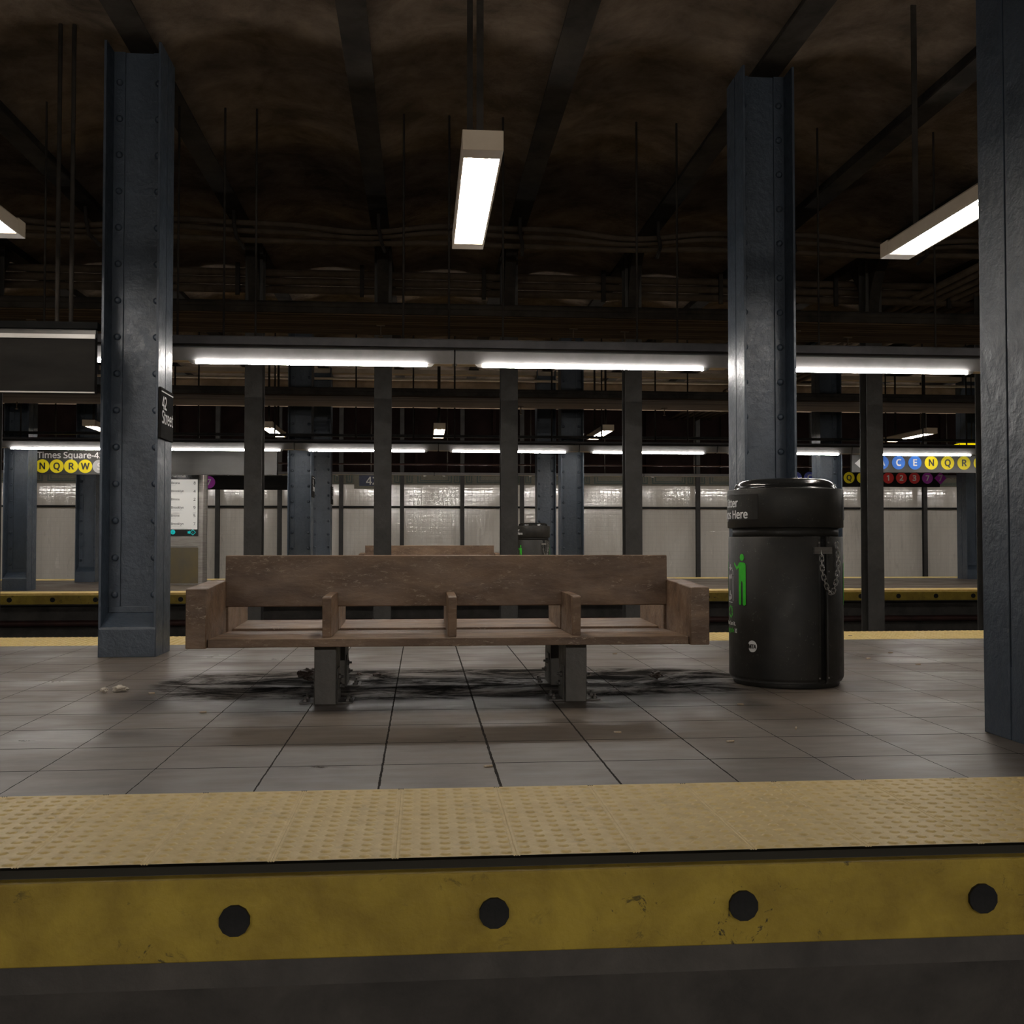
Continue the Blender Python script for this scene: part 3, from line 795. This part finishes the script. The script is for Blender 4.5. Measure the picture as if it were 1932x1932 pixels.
# rear left sign with a purple 7
t = sign_box('route_sign', 'rear black sign with one purple 7 bullet behind the kiosk', -6.0, -2.95, 24.45, 2.06, 2.38, M['signblack'], None, (-5.6, -3.3))
bullet(t, 6.0 - 4.74 * SC, -.002, .165, .14, '7', 'purple', 'white')
# yellow lit sign
t = thing('exit_sign', 'small glowing yellow sign near the top of the far right bay', 'sign', (11.45, 22.0, 2.88), 0)
MB().prism([(0, 0), (.75, 0), (.75, .14), (.22, .14), (0, .085)], 0, .06, 'y').build('panel', M['yellowsign'], t)
MB().box(.20, .21, -.004, 0, 0, .13).build('divider', M['black'], t)
put_text('lettering', 'Street Sq', .12, M['inkblack'], t, .25, -.004, .03, 0, 'LEFT', .75)
MB().cyl((.5, .03, .14), (.5, .03, 1.87), .012, 8).build('hanger_rod', M['beamsteel'], t)

# ------------------------------------------------------------------ arrivals kiosk
t = thing('arrivals_kiosk', 'steel train arrivals kiosk with lit screen behind the left column', 'kiosk', (-5.0, 21.9, 0))
MB().prism([(-.30, .0), (.515, 0), (.56, .015), (.62, .09), (.625, .14), (.60, .20), (.515, .24), (-.30, .24), (-.36, .12)], 0, 2.34).build('cabinet', M['steel'], t, .006)
MB().box(-.22, .475, -.012, .004, .985, 2.30).build('screen_bezel', M['screenband'], t)
MB().box(-.20, .455, -.016, -.012, 1.125, 2.14).build('screen', M['screen'], t)
put_text('screen_heading', 'Scheduled Train Arrivals', .066, M['white'], t, .22, -.0165, 2.185, .012, 'RIGHT', .9)
for i, (n, num) in enumerate((('Bronx', '8'), ('Brooklyn', '4'), ('Bronx', '2'), ('Brooklyn', '9'), ('Bronx', '5'), ('Brooklyn', '7'))):
    z = 2.045 - .166 * i
    put_text('destination_text', n, .086, M['inkblack'], t, -.07, -.018, z, .008, 'LEFT', .95)
    put_text('minutes_text', num, .105, M['inkblack'], t, .395, -.018, z - .006, .008)
    MB().box(-.07, .02 + .14 * (i % 2), -.018, -.016, z - .035, z - .030).build('detail_line', M['greyb'], t)
for x, zz in ((-.07, 1.43), (.37, 1.43)):
    MB().prism([(x, zz), (x + (.20 if x < 0 else .085), zz), (x + (.17 if x < 0 else .085), zz + .045), (x, zz + .045)], -.019, -.016, 'y').build('highlight_bar', M['white'], t)
MB().box(-.07, .30, -.019, -.016, 1.135, 1.155).build('highlight_bar', M['white'], t)
mb = MB(); disc(mb, -.03, -.014, 1.07, .048, 20); mb.build('info_icon', M['teal'], t)
put_text('info_letter', 'i', .07, M['inkblack'], t, -.03, -.0195, 1.045, .01)
mb = MB()
for (a, b) in (((.31, 1.065), (.365, 1.12)), ((.365, 1.12), (.42, 1.065)), ((.42, 1.065), (.365, 1.01)), ((.365, 1.01), (.31, 1.065))):
    mb.cyl((a[0], -.016, a[1]), (b[0], -.016, b[1]), .006, 6)
mb.prism([(.265, 1.04), (.285, 1.045), (.31, 1.03), (.31, 1.10), (.285, 1.085), (.265, 1.09)], -.018, -.014, 'y')
mb.build('announcement_icon', M['teal'], t)
put_text('alert_mark', '!', .06, M['teal'], t, .365, -.017, 1.045, .01)
MB().box(-.26, .475, -.010, .004, .03, .755).build('lower_panel', M['gold'], t, .003)
MB().box(-.26, .46, -.006, .004, .765, .775).build('panel_gap', M['black'], t)

# ------------------------------------------------------------------ bench
def make_bench(label, loc):
    # local origin at the bench centre on the floor
    t = thing('platform_bench', label, 'bench', (0, 0, 0), 0, 'two-sided wooden platform benches')
    Wd = M['wood']
    hx = 1.2775
    # seats: front and rear, dipping a little to the middle
    for s in (-1, 1):
        pts = [(s * .636, .326), (s * .636, .369), (s * .04, .362), (s * .04, .318)]
        if s > 0: pts = [(.636, .334), (.636, .377), (.10, .366), (.10, .322)]
        MB().prism(pts, -hx + .003, hx - .003, 'x').build('seat', Wd, t, .004)
    MB().box(-hx + .003, hx - .003, .04, .099, .30, .352).build('seat_slat', Wd, t, .003)
    # back board
    pts = [(-.085, .505), (-.040, .505), (-.030, .65), (-.032, .80), (-.072, .80), (-.077, .65)]
    MB().prism(pts, -hx - .010, hx + .010, 'x').build('backrest', Wd, t, .006)
    # end arms, front and rear of the back board
    for sx in (-1, 1):
        for sy in (-1, 1):
            x0, x1 = (sx * hx, sx * (hx + .104))
            if sy < 0: pts = [(-.662, .324), (-.662, .633), (-.50, .640), (-.30, .649), (-.093, .655), (-.093, .31), (-.3, .316)]
            else: pts = [(.662, .32), (.662, .628), (.40, .640), (.12, .655), (-.024, .655), (-.024, .31)]
            MB().prism(pts, min(x0, x1), max(x0, x1), 'x').build('end_arm', Wd, t, .005)
    # dividing arms
    for x in (-.67, 0., .676):
        for sy in (-1, 1):
            if sy < 0: pts = [(-.535, .367), (-.555, .575), (-.545, .583), (-.34, .588), (-.087, .588), (-.078, .363)]
            else: pts = [(.535, .374), (.555, .575), (.545, .583), (.2, .588), (-.028, .588), (-.035, .363), (.10, .363)]
            MB().prism(pts, x - .0235, x + .0235, 'x').build('divider_arm', Wd, t, .004)
    # legs
    lm = MB().box(-.059, .059, -.145, .145, 0, .328).mesh('leg', .005); lm.materials.append(M['leg'])
    bp = MB().box(-.042, .042, -.095, .095, 0, .006).mesh('base_plate'); bp.materials.append(M['plate'])
    gu = MB().prism([(-.09, 0), (.10, 0), (.10, .13), (.02, .19), (-.09, .19)][::-1], 0, .006, 'x').mesh('bracket'); gu.materials.append(M['leg'])
    bo = MB().cyl((0, 0, 0), (0, 0, .028), .007, 8); bo.lathe([(.015, 0), (.015, .012), (.010, .014)], 6, smooth=False)
    bo = bo.mesh('bolt'); bo.materials.append(M['plate'])
    for sx, cx in ((-1, -.682), (1, .682)):
        for cy in (-.335, .335):
            lo = link('leg', lm, None, t, (cx, cy, 0))
            for s in (-1, 1):
                p = link('base_plate', bp, None, lo, (s * .101, -.0, 0))
                q = link('bracket', gu, None, lo, (s * .0595 if s > 0 else -.0655, -.0, 0))
                for dy in (-.06, .06):
                    link('bolt', bo, None, lo, (s * .115, dy, .006))
                    link('bolt', bo, None, lo, (s * .064, dy * .7, .11 - dy * .5), (0, s * PI / 2, 0))
        MB().box(cx - .05, cx + .05, -.19, .19, .27, .318).build('cross_rail', M['leg'], t)
    t.location = loc
    return t
bench = make_bench('brown wooden platform bench with armrests in the middle of the near platform', (.1645, 6.25, 0))
dup(bench, (.16, 21.28, 0), 0, 'distant brown bench on the far platform, only its back board showing')

# ------------------------------------------------------------------ litter bin
RB = .348
def make_bin(label, loc, rz):
    """local frame: angle th=0 is the side turned to the camera, th grows to the viewer's right"""
    t = thing('litter_bin', label, 'litter bin', (0, 0, 0), 0, 'black round litter bins')
    MB().lathe([(.318, 0), (.322, .008), (.322, .07)], 72).build('base', M['bin'], t)
    # body shell with the open seam
    def shell(r, z0, z1, name, m, a0, a1, th=.012, ch=.02):
        n = max(8, int(abs(a1 - a0) / R_(4)))
        prof = [(r - th, z0), (r - ch * .6, z0), (r - .002, z0 + ch), (r, z0 + ch * 1.6), (r, z1 - .004), (r - .003, z1), (r - th, z1)]
        mb = MB(); vs = []; fs = []
        k = len(prof)
        for i in range(n + 1):
            a = -PI / 2 + a0 + (a1 - a0) * i / n
            vs += [(q * math.cos(a), q * math.sin(a), z) for q, z in prof]
        for i in range(n):
            for j in range(k):
                l = (j + 1) % k
                fs.append((i * k + j, (i + 1) * k + j, (i + 1) * k + l, i * k + l))
        mb.add(vs, fs, True)
        mb.add([], [])
        mb.f.append(tuple(range(k))); mb.sm.append(False)
        mb.f.append(tuple(range(n * k, n * k + k))[::-1]); mb.sm.append(False)
        o = mb.build(name, m, t)
        return o
    s0, s1 = R_(36.0), R_(43.5)
    shell(RB, .028, .909, 'body_shell', M['bin'], s1, s0 + 2 * PI)
    MB().lathe([(.325, .05), (.325, .905), (.30, .907)], 72).build('inner_liner', M['black'], t)
    MB().lathe([(.322, .90), (.322, .97)], 72).build('neck', M['bin'], t)
    MB().lathe([(.33, .962), (.349, .964), (.3525, .968), (.3525, 1.196), (.350, 1.201), (.33, 1.203), (.315, 1.195)], 96).build('collar', M['bin'], t)
    prof = [(.312, 1.185), (.312, 1.205)]
    for i in range(10):
        a = i / 9 * PI / 2
        prof.append((.235 + .076 * math.cos(a) , 1.205 + .060 * math.sin(a)))
    prof += [(.16, 1.270), (.08, 1.273), (.02, 1.274)]
    MB().lathe(prof, 96).build('domed_lid', M['binlid'], t)
    def P3(r, th, z):
        a = -PI / 2 + th
        return (r * math.cos(a), r * math.sin(a), z)
    # raised label panels on the collar
    def wrap(name, m, tris, r, thc, parent=t, flip=False):
        """flat outline (u along the surface, z up) wrapped on the cylinder"""
        mb = MB(); mb.add([P3(r, thc + u / RB, z) for u, z in tris[0]], tris[1])
        return mb.build(name, m, parent)
    def quadstrip(u0, u1, z0, z1, n=10):
        v = []; f = []
        for i in range(n + 1):
            u = u0 + (u1 - u0) * i / n; v += [(u, z0), (u, z1)]
        for i in range(n): f.append((2 * i, 2 * i + 2, 2 * i + 3, 2 * i + 1))
        return v, f
    def wrap_text(name, body, size, m, r, thc, z, bold=.02, sx=1., align='CENTER', u=0, parent=t):
        me = text_mesh(body, size, bold, align, sx)
        bm = bmesh.new(); bm.from_mesh(me)
        bmesh.ops.triangulate(bm, faces=bm.faces)
        for v in bm.verts:
            v.co = P3(r + v.co.z, thc + (u + v.co.x) / RB, z + v.co.y)
        bm.to_mesh(me); bm.free(); me.name = name
        return link(name, me, m, parent)
    for c in (R_(-65.5), R_(114.0)):
        p = wrap('label_panel', M['bin'], quadstrip(-.236, .236, 1.015, 1.165, 24), .3545, c)
        for a, b_, z0, z1 in ((-.236, .236, 1.165, 1.167), (-.236, .236, 1.013, 1.015), (.236, .239, 1.013, 1.167), (-.239, -.236, 1.013, 1.167)):
            wrap('panel_edge', M['black'], quadstrip(a, b_, z0, z1, 24 if b_ - a > .1 else 1), .3550, c, p)
        wrap_text('label_text', 'Litter', .090, M['white'], .3562, c, 1.093, .020, 1.0, parent=p)
        wrap_text('label_text', 'Stops Here', .090, M['white'], .3562, c, 1.022, .020, .98, parent=p)
    # printed figures
    def poly(pts): return pts, [tuple(range(len(pts)))]
    for c in (R_(-71.0), R_(109.)):
        for s in (-1, 1):
            g = lambda pts: [(s * (u0 + (a - u0) * 1.22), z) for a, z in pts]
            u0 = .140
            hd = [(u0 + .004 + .0155 * math.cos(2 * PI * k / 18) * 1.0, .783 + .0215 * math.sin(2 * PI * k / 18)) for k in range(18)]
            mb = MB()
            def addp(pts):
                mb.add([P3(RB + .0022, c + a / RB, z) for a, z in g(pts)], [tuple(range(len(pts)))])
            addp(hd)
            addp([(u0 - .020, .745), (u0 - .014, .752), (u0 + .012, .752), (u0 + .026, .748), (u0 + .031, .738), (u0 + .031, .64), (u0 - .020, .64)])
            addp([(u0 - .020, .64), (u0 + .003, .64), (u0 - .001, .634), (u0 - .003, .625), (u0 - .003, .500), (u0 - .007, .492), (u0 - .015, .492), (u0 - .020, .500)])
            addp([(u0 + .003, .64), (u0 + .031, .64), (u0 + .031, .497), (u0 + .025, .489), (u0 + .015, .489), (u0 + .010, .497), (u0 + .010, .625), (u0 + .007, .634)])
            addp([(u0 - .014, .752), (u0 - .020, .722), (u0 - .038, .704), (u0 - .036, .722)])
            addp([(u0 - .038, .704), (u0 - .066, .742), (u0 - .062, .752), (u0 - .036, .722)])
            mb.build('person_symbol', M['green'], t)
        # can outline with arrows
        mb = MB()
        w, z0, z1, q = .046, .500, .716, .004
        for a0, a1, b0, b1 in ((-w + .01, w - .01, z0, z0 + q), (-w, -w + q, z0 + .01, .665), (w - q, w, z0 + .01, .665), (-w, -w + q, .672, z1 - .02), (w - q, w, .672, z1 - .02), (-w + .012, -.012, z1 - q, z1), (.012, w - .012, z1 - q, z1)):
            v, f = quadstrip(a0, a1, b0, b1, 4); mb.add([P3(RB + .0022, c + a / RB, z) for a, z in v], f)
        for pts in ([(-.006, .700), (.006, .700), (.004, .738), (-.004, .738)], [(.006, .645), (.020, .652), (.022, .675), (.010, .68)], [(-.020, .645), (-.006, .652), (-.008, .675), (-.020, .67)],
                    [(-.010, .545), (.002, .545), (.000, .575), (-.008, .575)], [(.004, .520), (.020, .525), (.018, .555), (.006, .545)], [(-.022, .515), (-.004, .515), (-.006, .540), (-.020, .535)],
                    [(w - .018, z1 - .006), (w, z1 - .02), (w - q, z1 - .022), (w - .018, z1 - .010)]):
            mb.add([P3(RB + .0022, c + a / RB, z) for a, z in pts], [tuple(range(len(pts)))])
        mb.build('can_symbol', M['white'], t)
        # three chasing arrows
        mb = MB()
        for kk in range(3):
            ang = 2 * PI * kk / 3 + PI / 2
            def rt(a, b_):
                return (a * math.cos(ang) - b_ * math.sin(ang) * 1.0, .445 + (a * math.sin(ang) + b_ * math.cos(ang)))
            for pts in ([rt(.040, -.012), rt(.040, .006), rt(.020, .018), rt(.026, -.002)], [rt(.018, .010), rt(.030, .018), rt(.018, .036), rt(.006, .028)], [rt(.008, .020), rt(.016, .044), rt(-.006, .036)]):
                mb.add([P3(RB + .0022, c + a / RB, z) for a, z in pts], [tuple(range(len(pts)))])
        mb.build('recycling_symbol', M['green'], t)
        wrap_text('slogan_text', 'You Can it.', .042, M['white'], RB + .0022, c, .362, .02)
        wrap_text('slogan_text', 'Recycle', .048, M['green'], RB + .0022, c, .318, .02, .9, 'RIGHT', .055)
        wrap_text('slogan_text', 'it!', .048, M['white'], RB + .0022, c, .318, .02, .9, 'LEFT', .066)
        # round white badge
        cc = c + R_(37.0)
        pts = [(.033 * math.cos(a), .246 + .035 * math.sin(a)) for a in [R_(-125 + 270 * k / 26) for k in range(27)]] + [(-.026, .256), (-.026, .232)]
        p = wrap('agency_badge', M['white'], poly(pts), RB + .0022, cc)
        wrap_text('badge_letters', 'MTA', .044, M['inkblack'], RB + .0034, cc, .234, .03, .82, parent=p)
    # latch plate, bolts, chain
    th = R_(40.0)
    def onshell(mb_fn, thh, z, name, m, r=RB, parent=t):
        o = mb_fn.build(name, m, parent)
        o.location = P3(r, thh, z); o.rotation_euler = (0, 0, thh)
        return o
    onshell(MB().box(-.065, .065, -.010, .004, -.020, .020), R_(38.5), .826, 'latch_plate', M['steel'])
    bm_ = MB().cyl((0, -.005, 0), (0, .004, 0), .0055, 8).mesh('bolt'); bm_.materials.append(M['steel'])
    for tt, z in ((34, .873), (46, .873), (34, .065), (45.5, .065), (46.5, .70)):
        link('bolt', bm_, None, t, P3(RB, R_(tt), z), (0, 0, R_(tt)))
    path = [(36.0, .822), (36.0, .780), (36.2, .735), (37.0, .690), (39.2, .645), (42.5, .60), (46.5, .570), (50.0, .573), (53.5, .610), (56.5, .655), (58.6, .70), (59.6, .745), (59.6, .79), (58.6, .83), (57, .872)]
    pts = [Vector(P3(RB + .012, R_(a), z)) for a, z in path]
    # resample by length
    ds = [0]
    for a, b_ in zip(pts[:-1], pts[1:]): ds.append(ds[-1] + (b_ - a).length)
    nl = 21
    def at(s):
        s = max(0, min(ds[-1], s))
        for i in range(len(ds) - 1):
            if s <= ds[i + 1] + 1e-9:
                return pts[i].lerp(pts[i + 1], (s - ds[i]) / max(1e-9, ds[i + 1] - ds[i]))
        return pts[-1]
    step = ds[-1] / nl
    lk = []
    hl, wl_ = step * .68, .011
    for i in range(20):
        a = 2 * PI * i / 20
        x = wl_ * math.cos(a); y = (hl - wl_) * (1 if math.sin(a) >= 0 else -1) + wl_ * math.sin(a)
        lk.append((x, 0, y))
    lme = MB().tube(lk, .0029, 6, True).mesh('chain_link'); lme.materials.append(M['chain'])
    ch = None
    for i in range(nl):
        p = at((i + .5) * step); d = (at((i + .9) * step) - at((i + .1) * step)).normalized()
        nrm = Vector((p.x, p.y, 0)).normalized()
        tw = R_(35) if i % 2 else R_(-42)
        xax = d.cross(nrm).normalized()
        rot = Matrix((xax, -nrm, d)).transposed() if False else Matrix((xax, d.cross(xax), d)).transposed()
        rot = rot @ Matrix.Rotation(tw, 3, 'Z')
        if ch is None:
            ch = link('chain', lme.copy(), None, t)
            m0 = Matrix.Translation(p) @ rot.to_4x4(); ch.matrix_basis = m0
            inv = m0.inverted()
        else:
            l = link('chain_link', lme, None, ch)
            l.matrix_basis = inv @ Matrix.Translation(p) @ rot.to_4x4()
    t.location = loc; t.rotation_euler = (0, 0, rz)
    return t
litter = make_bin('black round litter bin with green figures and hanging chain, right of the bench', (2.272, 6.458, 0), -math.atan2(2.272, 6.458))
dup(litter, (2.32, 22.0, 0), -math.atan2(2.225, 22.0) , 'distant black litter bin peeking over the bench back')

# ------------------------------------------------------------------ litter on the floor
def crumple(name, label, cat, x, y, sx, sy, sz, m, seed, rz=0, group=None):
    bm = bmesh.new(); bmesh.ops.create_icosphere(bm, subdivisions=3, radius=1)
    for v in bm.verts:
        n = noise.noise(v.co * 1.9 + Vector((seed, 0, 0))) * .9 + noise.noise(v.co * 4.5 + Vector((0, seed, 0))) * .4
        v.co *= 1 + n * .75
        v.co.x *= sx; v.co.y *= sy; v.co.z = v.co.z * sz
    zmin = min(v.co.z for v in bm.verts)
    for v in bm.verts: v.co.z -= zmin
    me = bpy.data.meshes.new(name); bm.to_mesh(me); bm.free()
    o = link(name, me, m, None, (x, y, 0), (0, 0, rz))
    return tag(o, label, cat, group)
crumple('crumpled_paper', 'crumpled dirty white paper on the floor below the left column', 'paper', -1.76, 6.38, .045, .03, .016, M['paper'], 1.3)
crumple('crumpled_paper', 'small torn end beside the crumpled white paper', 'paper', -1.84, 6.34, .02, .02, .013, M['paper'], 4.1)
crumple('leather_scrap', 'dark curled scrap on the floor right of the right bench leg', 'scrap', 1.49, 6.66, .036, .03, .022, M['leaf'], 2.2, .2)
crumple('black_rag', 'small black rag just left of the left bench leg', 'rag', -.71, 6.75, .055, .04, .034, M['leaf'], 7.4)
crumple('dark_litter', 'small dark crumbs on the floor between the bench legs', 'litter', -.295, 6.98, .03, .02, .009, M['leaf'], 3.3)
crumple('dark_litter', 'tiny dark crumb beside the rear left bench leg', 'litter', -.41, 7.02, .013, .012, .008, M['leaf'], 5.3)
def butt(x, y, rz, label, l=.034, r=.0042):
    o = MB().cyl((-l / 2, 0, r), (l / 2, 0, r), r, 8).build('cigarette_butt', M['butt'], None, 0, (x, y, .0), (0, 0, rz))
    tag(o, label, 'cigarette butt', 'cigarette butts on the floor')
for x, y, rz, lab in ((.26, 4.137, .2, 'cigarette butt near the yellow edge below the bench middle'), (.898, 4.815, -.3, 'cigarette butt on the floor in front of the right bench leg'), (1.754, 4.852, 1.2, 'cigarette butt standing out in front of the litter bin'),
                      (1.351, 4.558, .15, 'long pale butt between bench and litter bin, nearest the edge'), (1.711, 5.582, -.2, 'cigarette butt just left of the bin foot, in front'), (-1.118, 5.559, .1, 'pale butt on the floor left of the bench legs'),
                      (3.687, 8.069, -.1, 'cigarette butt behind the bin, farther of two on the tiles'), (3.338, 7.684, .1, 'cigarette butt behind the bin, nearer of two on the tiles'), (3.977, 9.55, 0, 'dark butt lying on the yellow strip right of the bin'),
                      (1.505, 8.177, .3, 'pale butt on the floor seen under the bench end'), (-1.554, 6.277, .0, 'tiny pale fleck right of the crumpled paper'), (3.53, 7.28, 0, 'small dark butt right of the litter bin')):
    butt(x, y, rz, lab)

# ------------------------------------------------------------------ world, camera
w = bpy.data.worlds.new('dim_station_ambient'); sc.world = w; w.use_nodes = True
bg = w.node_tree.nodes['Background']; bg.inputs[0].default_value = (.75, .72, .68, 1); bg.inputs[1].default_value = .04
cam = bpy.data.cameras.new('camera'); co = bpy.data.objects.new('camera', cam); COL.objects.link(co)
cam.sensor_width = 36; cam.sensor_fit = 'HORIZONTAL'; cam.lens = 36 * 1990 / 1932
cam.clip_end = 200
co.location = (0, 0, .88); co.rotation_euler = (R_(91.6), 0, R_(-4.88))
sc.camera = co
sc.view_settings.view_transform = 'Standard'; sc.view_settings.look = 'None'
sc.view_settings.exposure = .08; sc.view_settings.gamma = 1
sc.view_settings.use_curve_mapping = False
sc.cycles.use_denoising = True
try: sc.cycles.denoiser = 'OPENIMAGEDENOISE'
except Exception: pass
sc.cycles.use_adaptive_sampling = True; sc.cycles.adaptive_threshold = .04
sc.cycles.max_bounces = 5; sc.cycles.diffuse_bounces = 3; sc.cycles.glossy_bounces = 3
sc.cycles.sample_clamp_indirect = 4
sc.cycles.use_light_tree = True
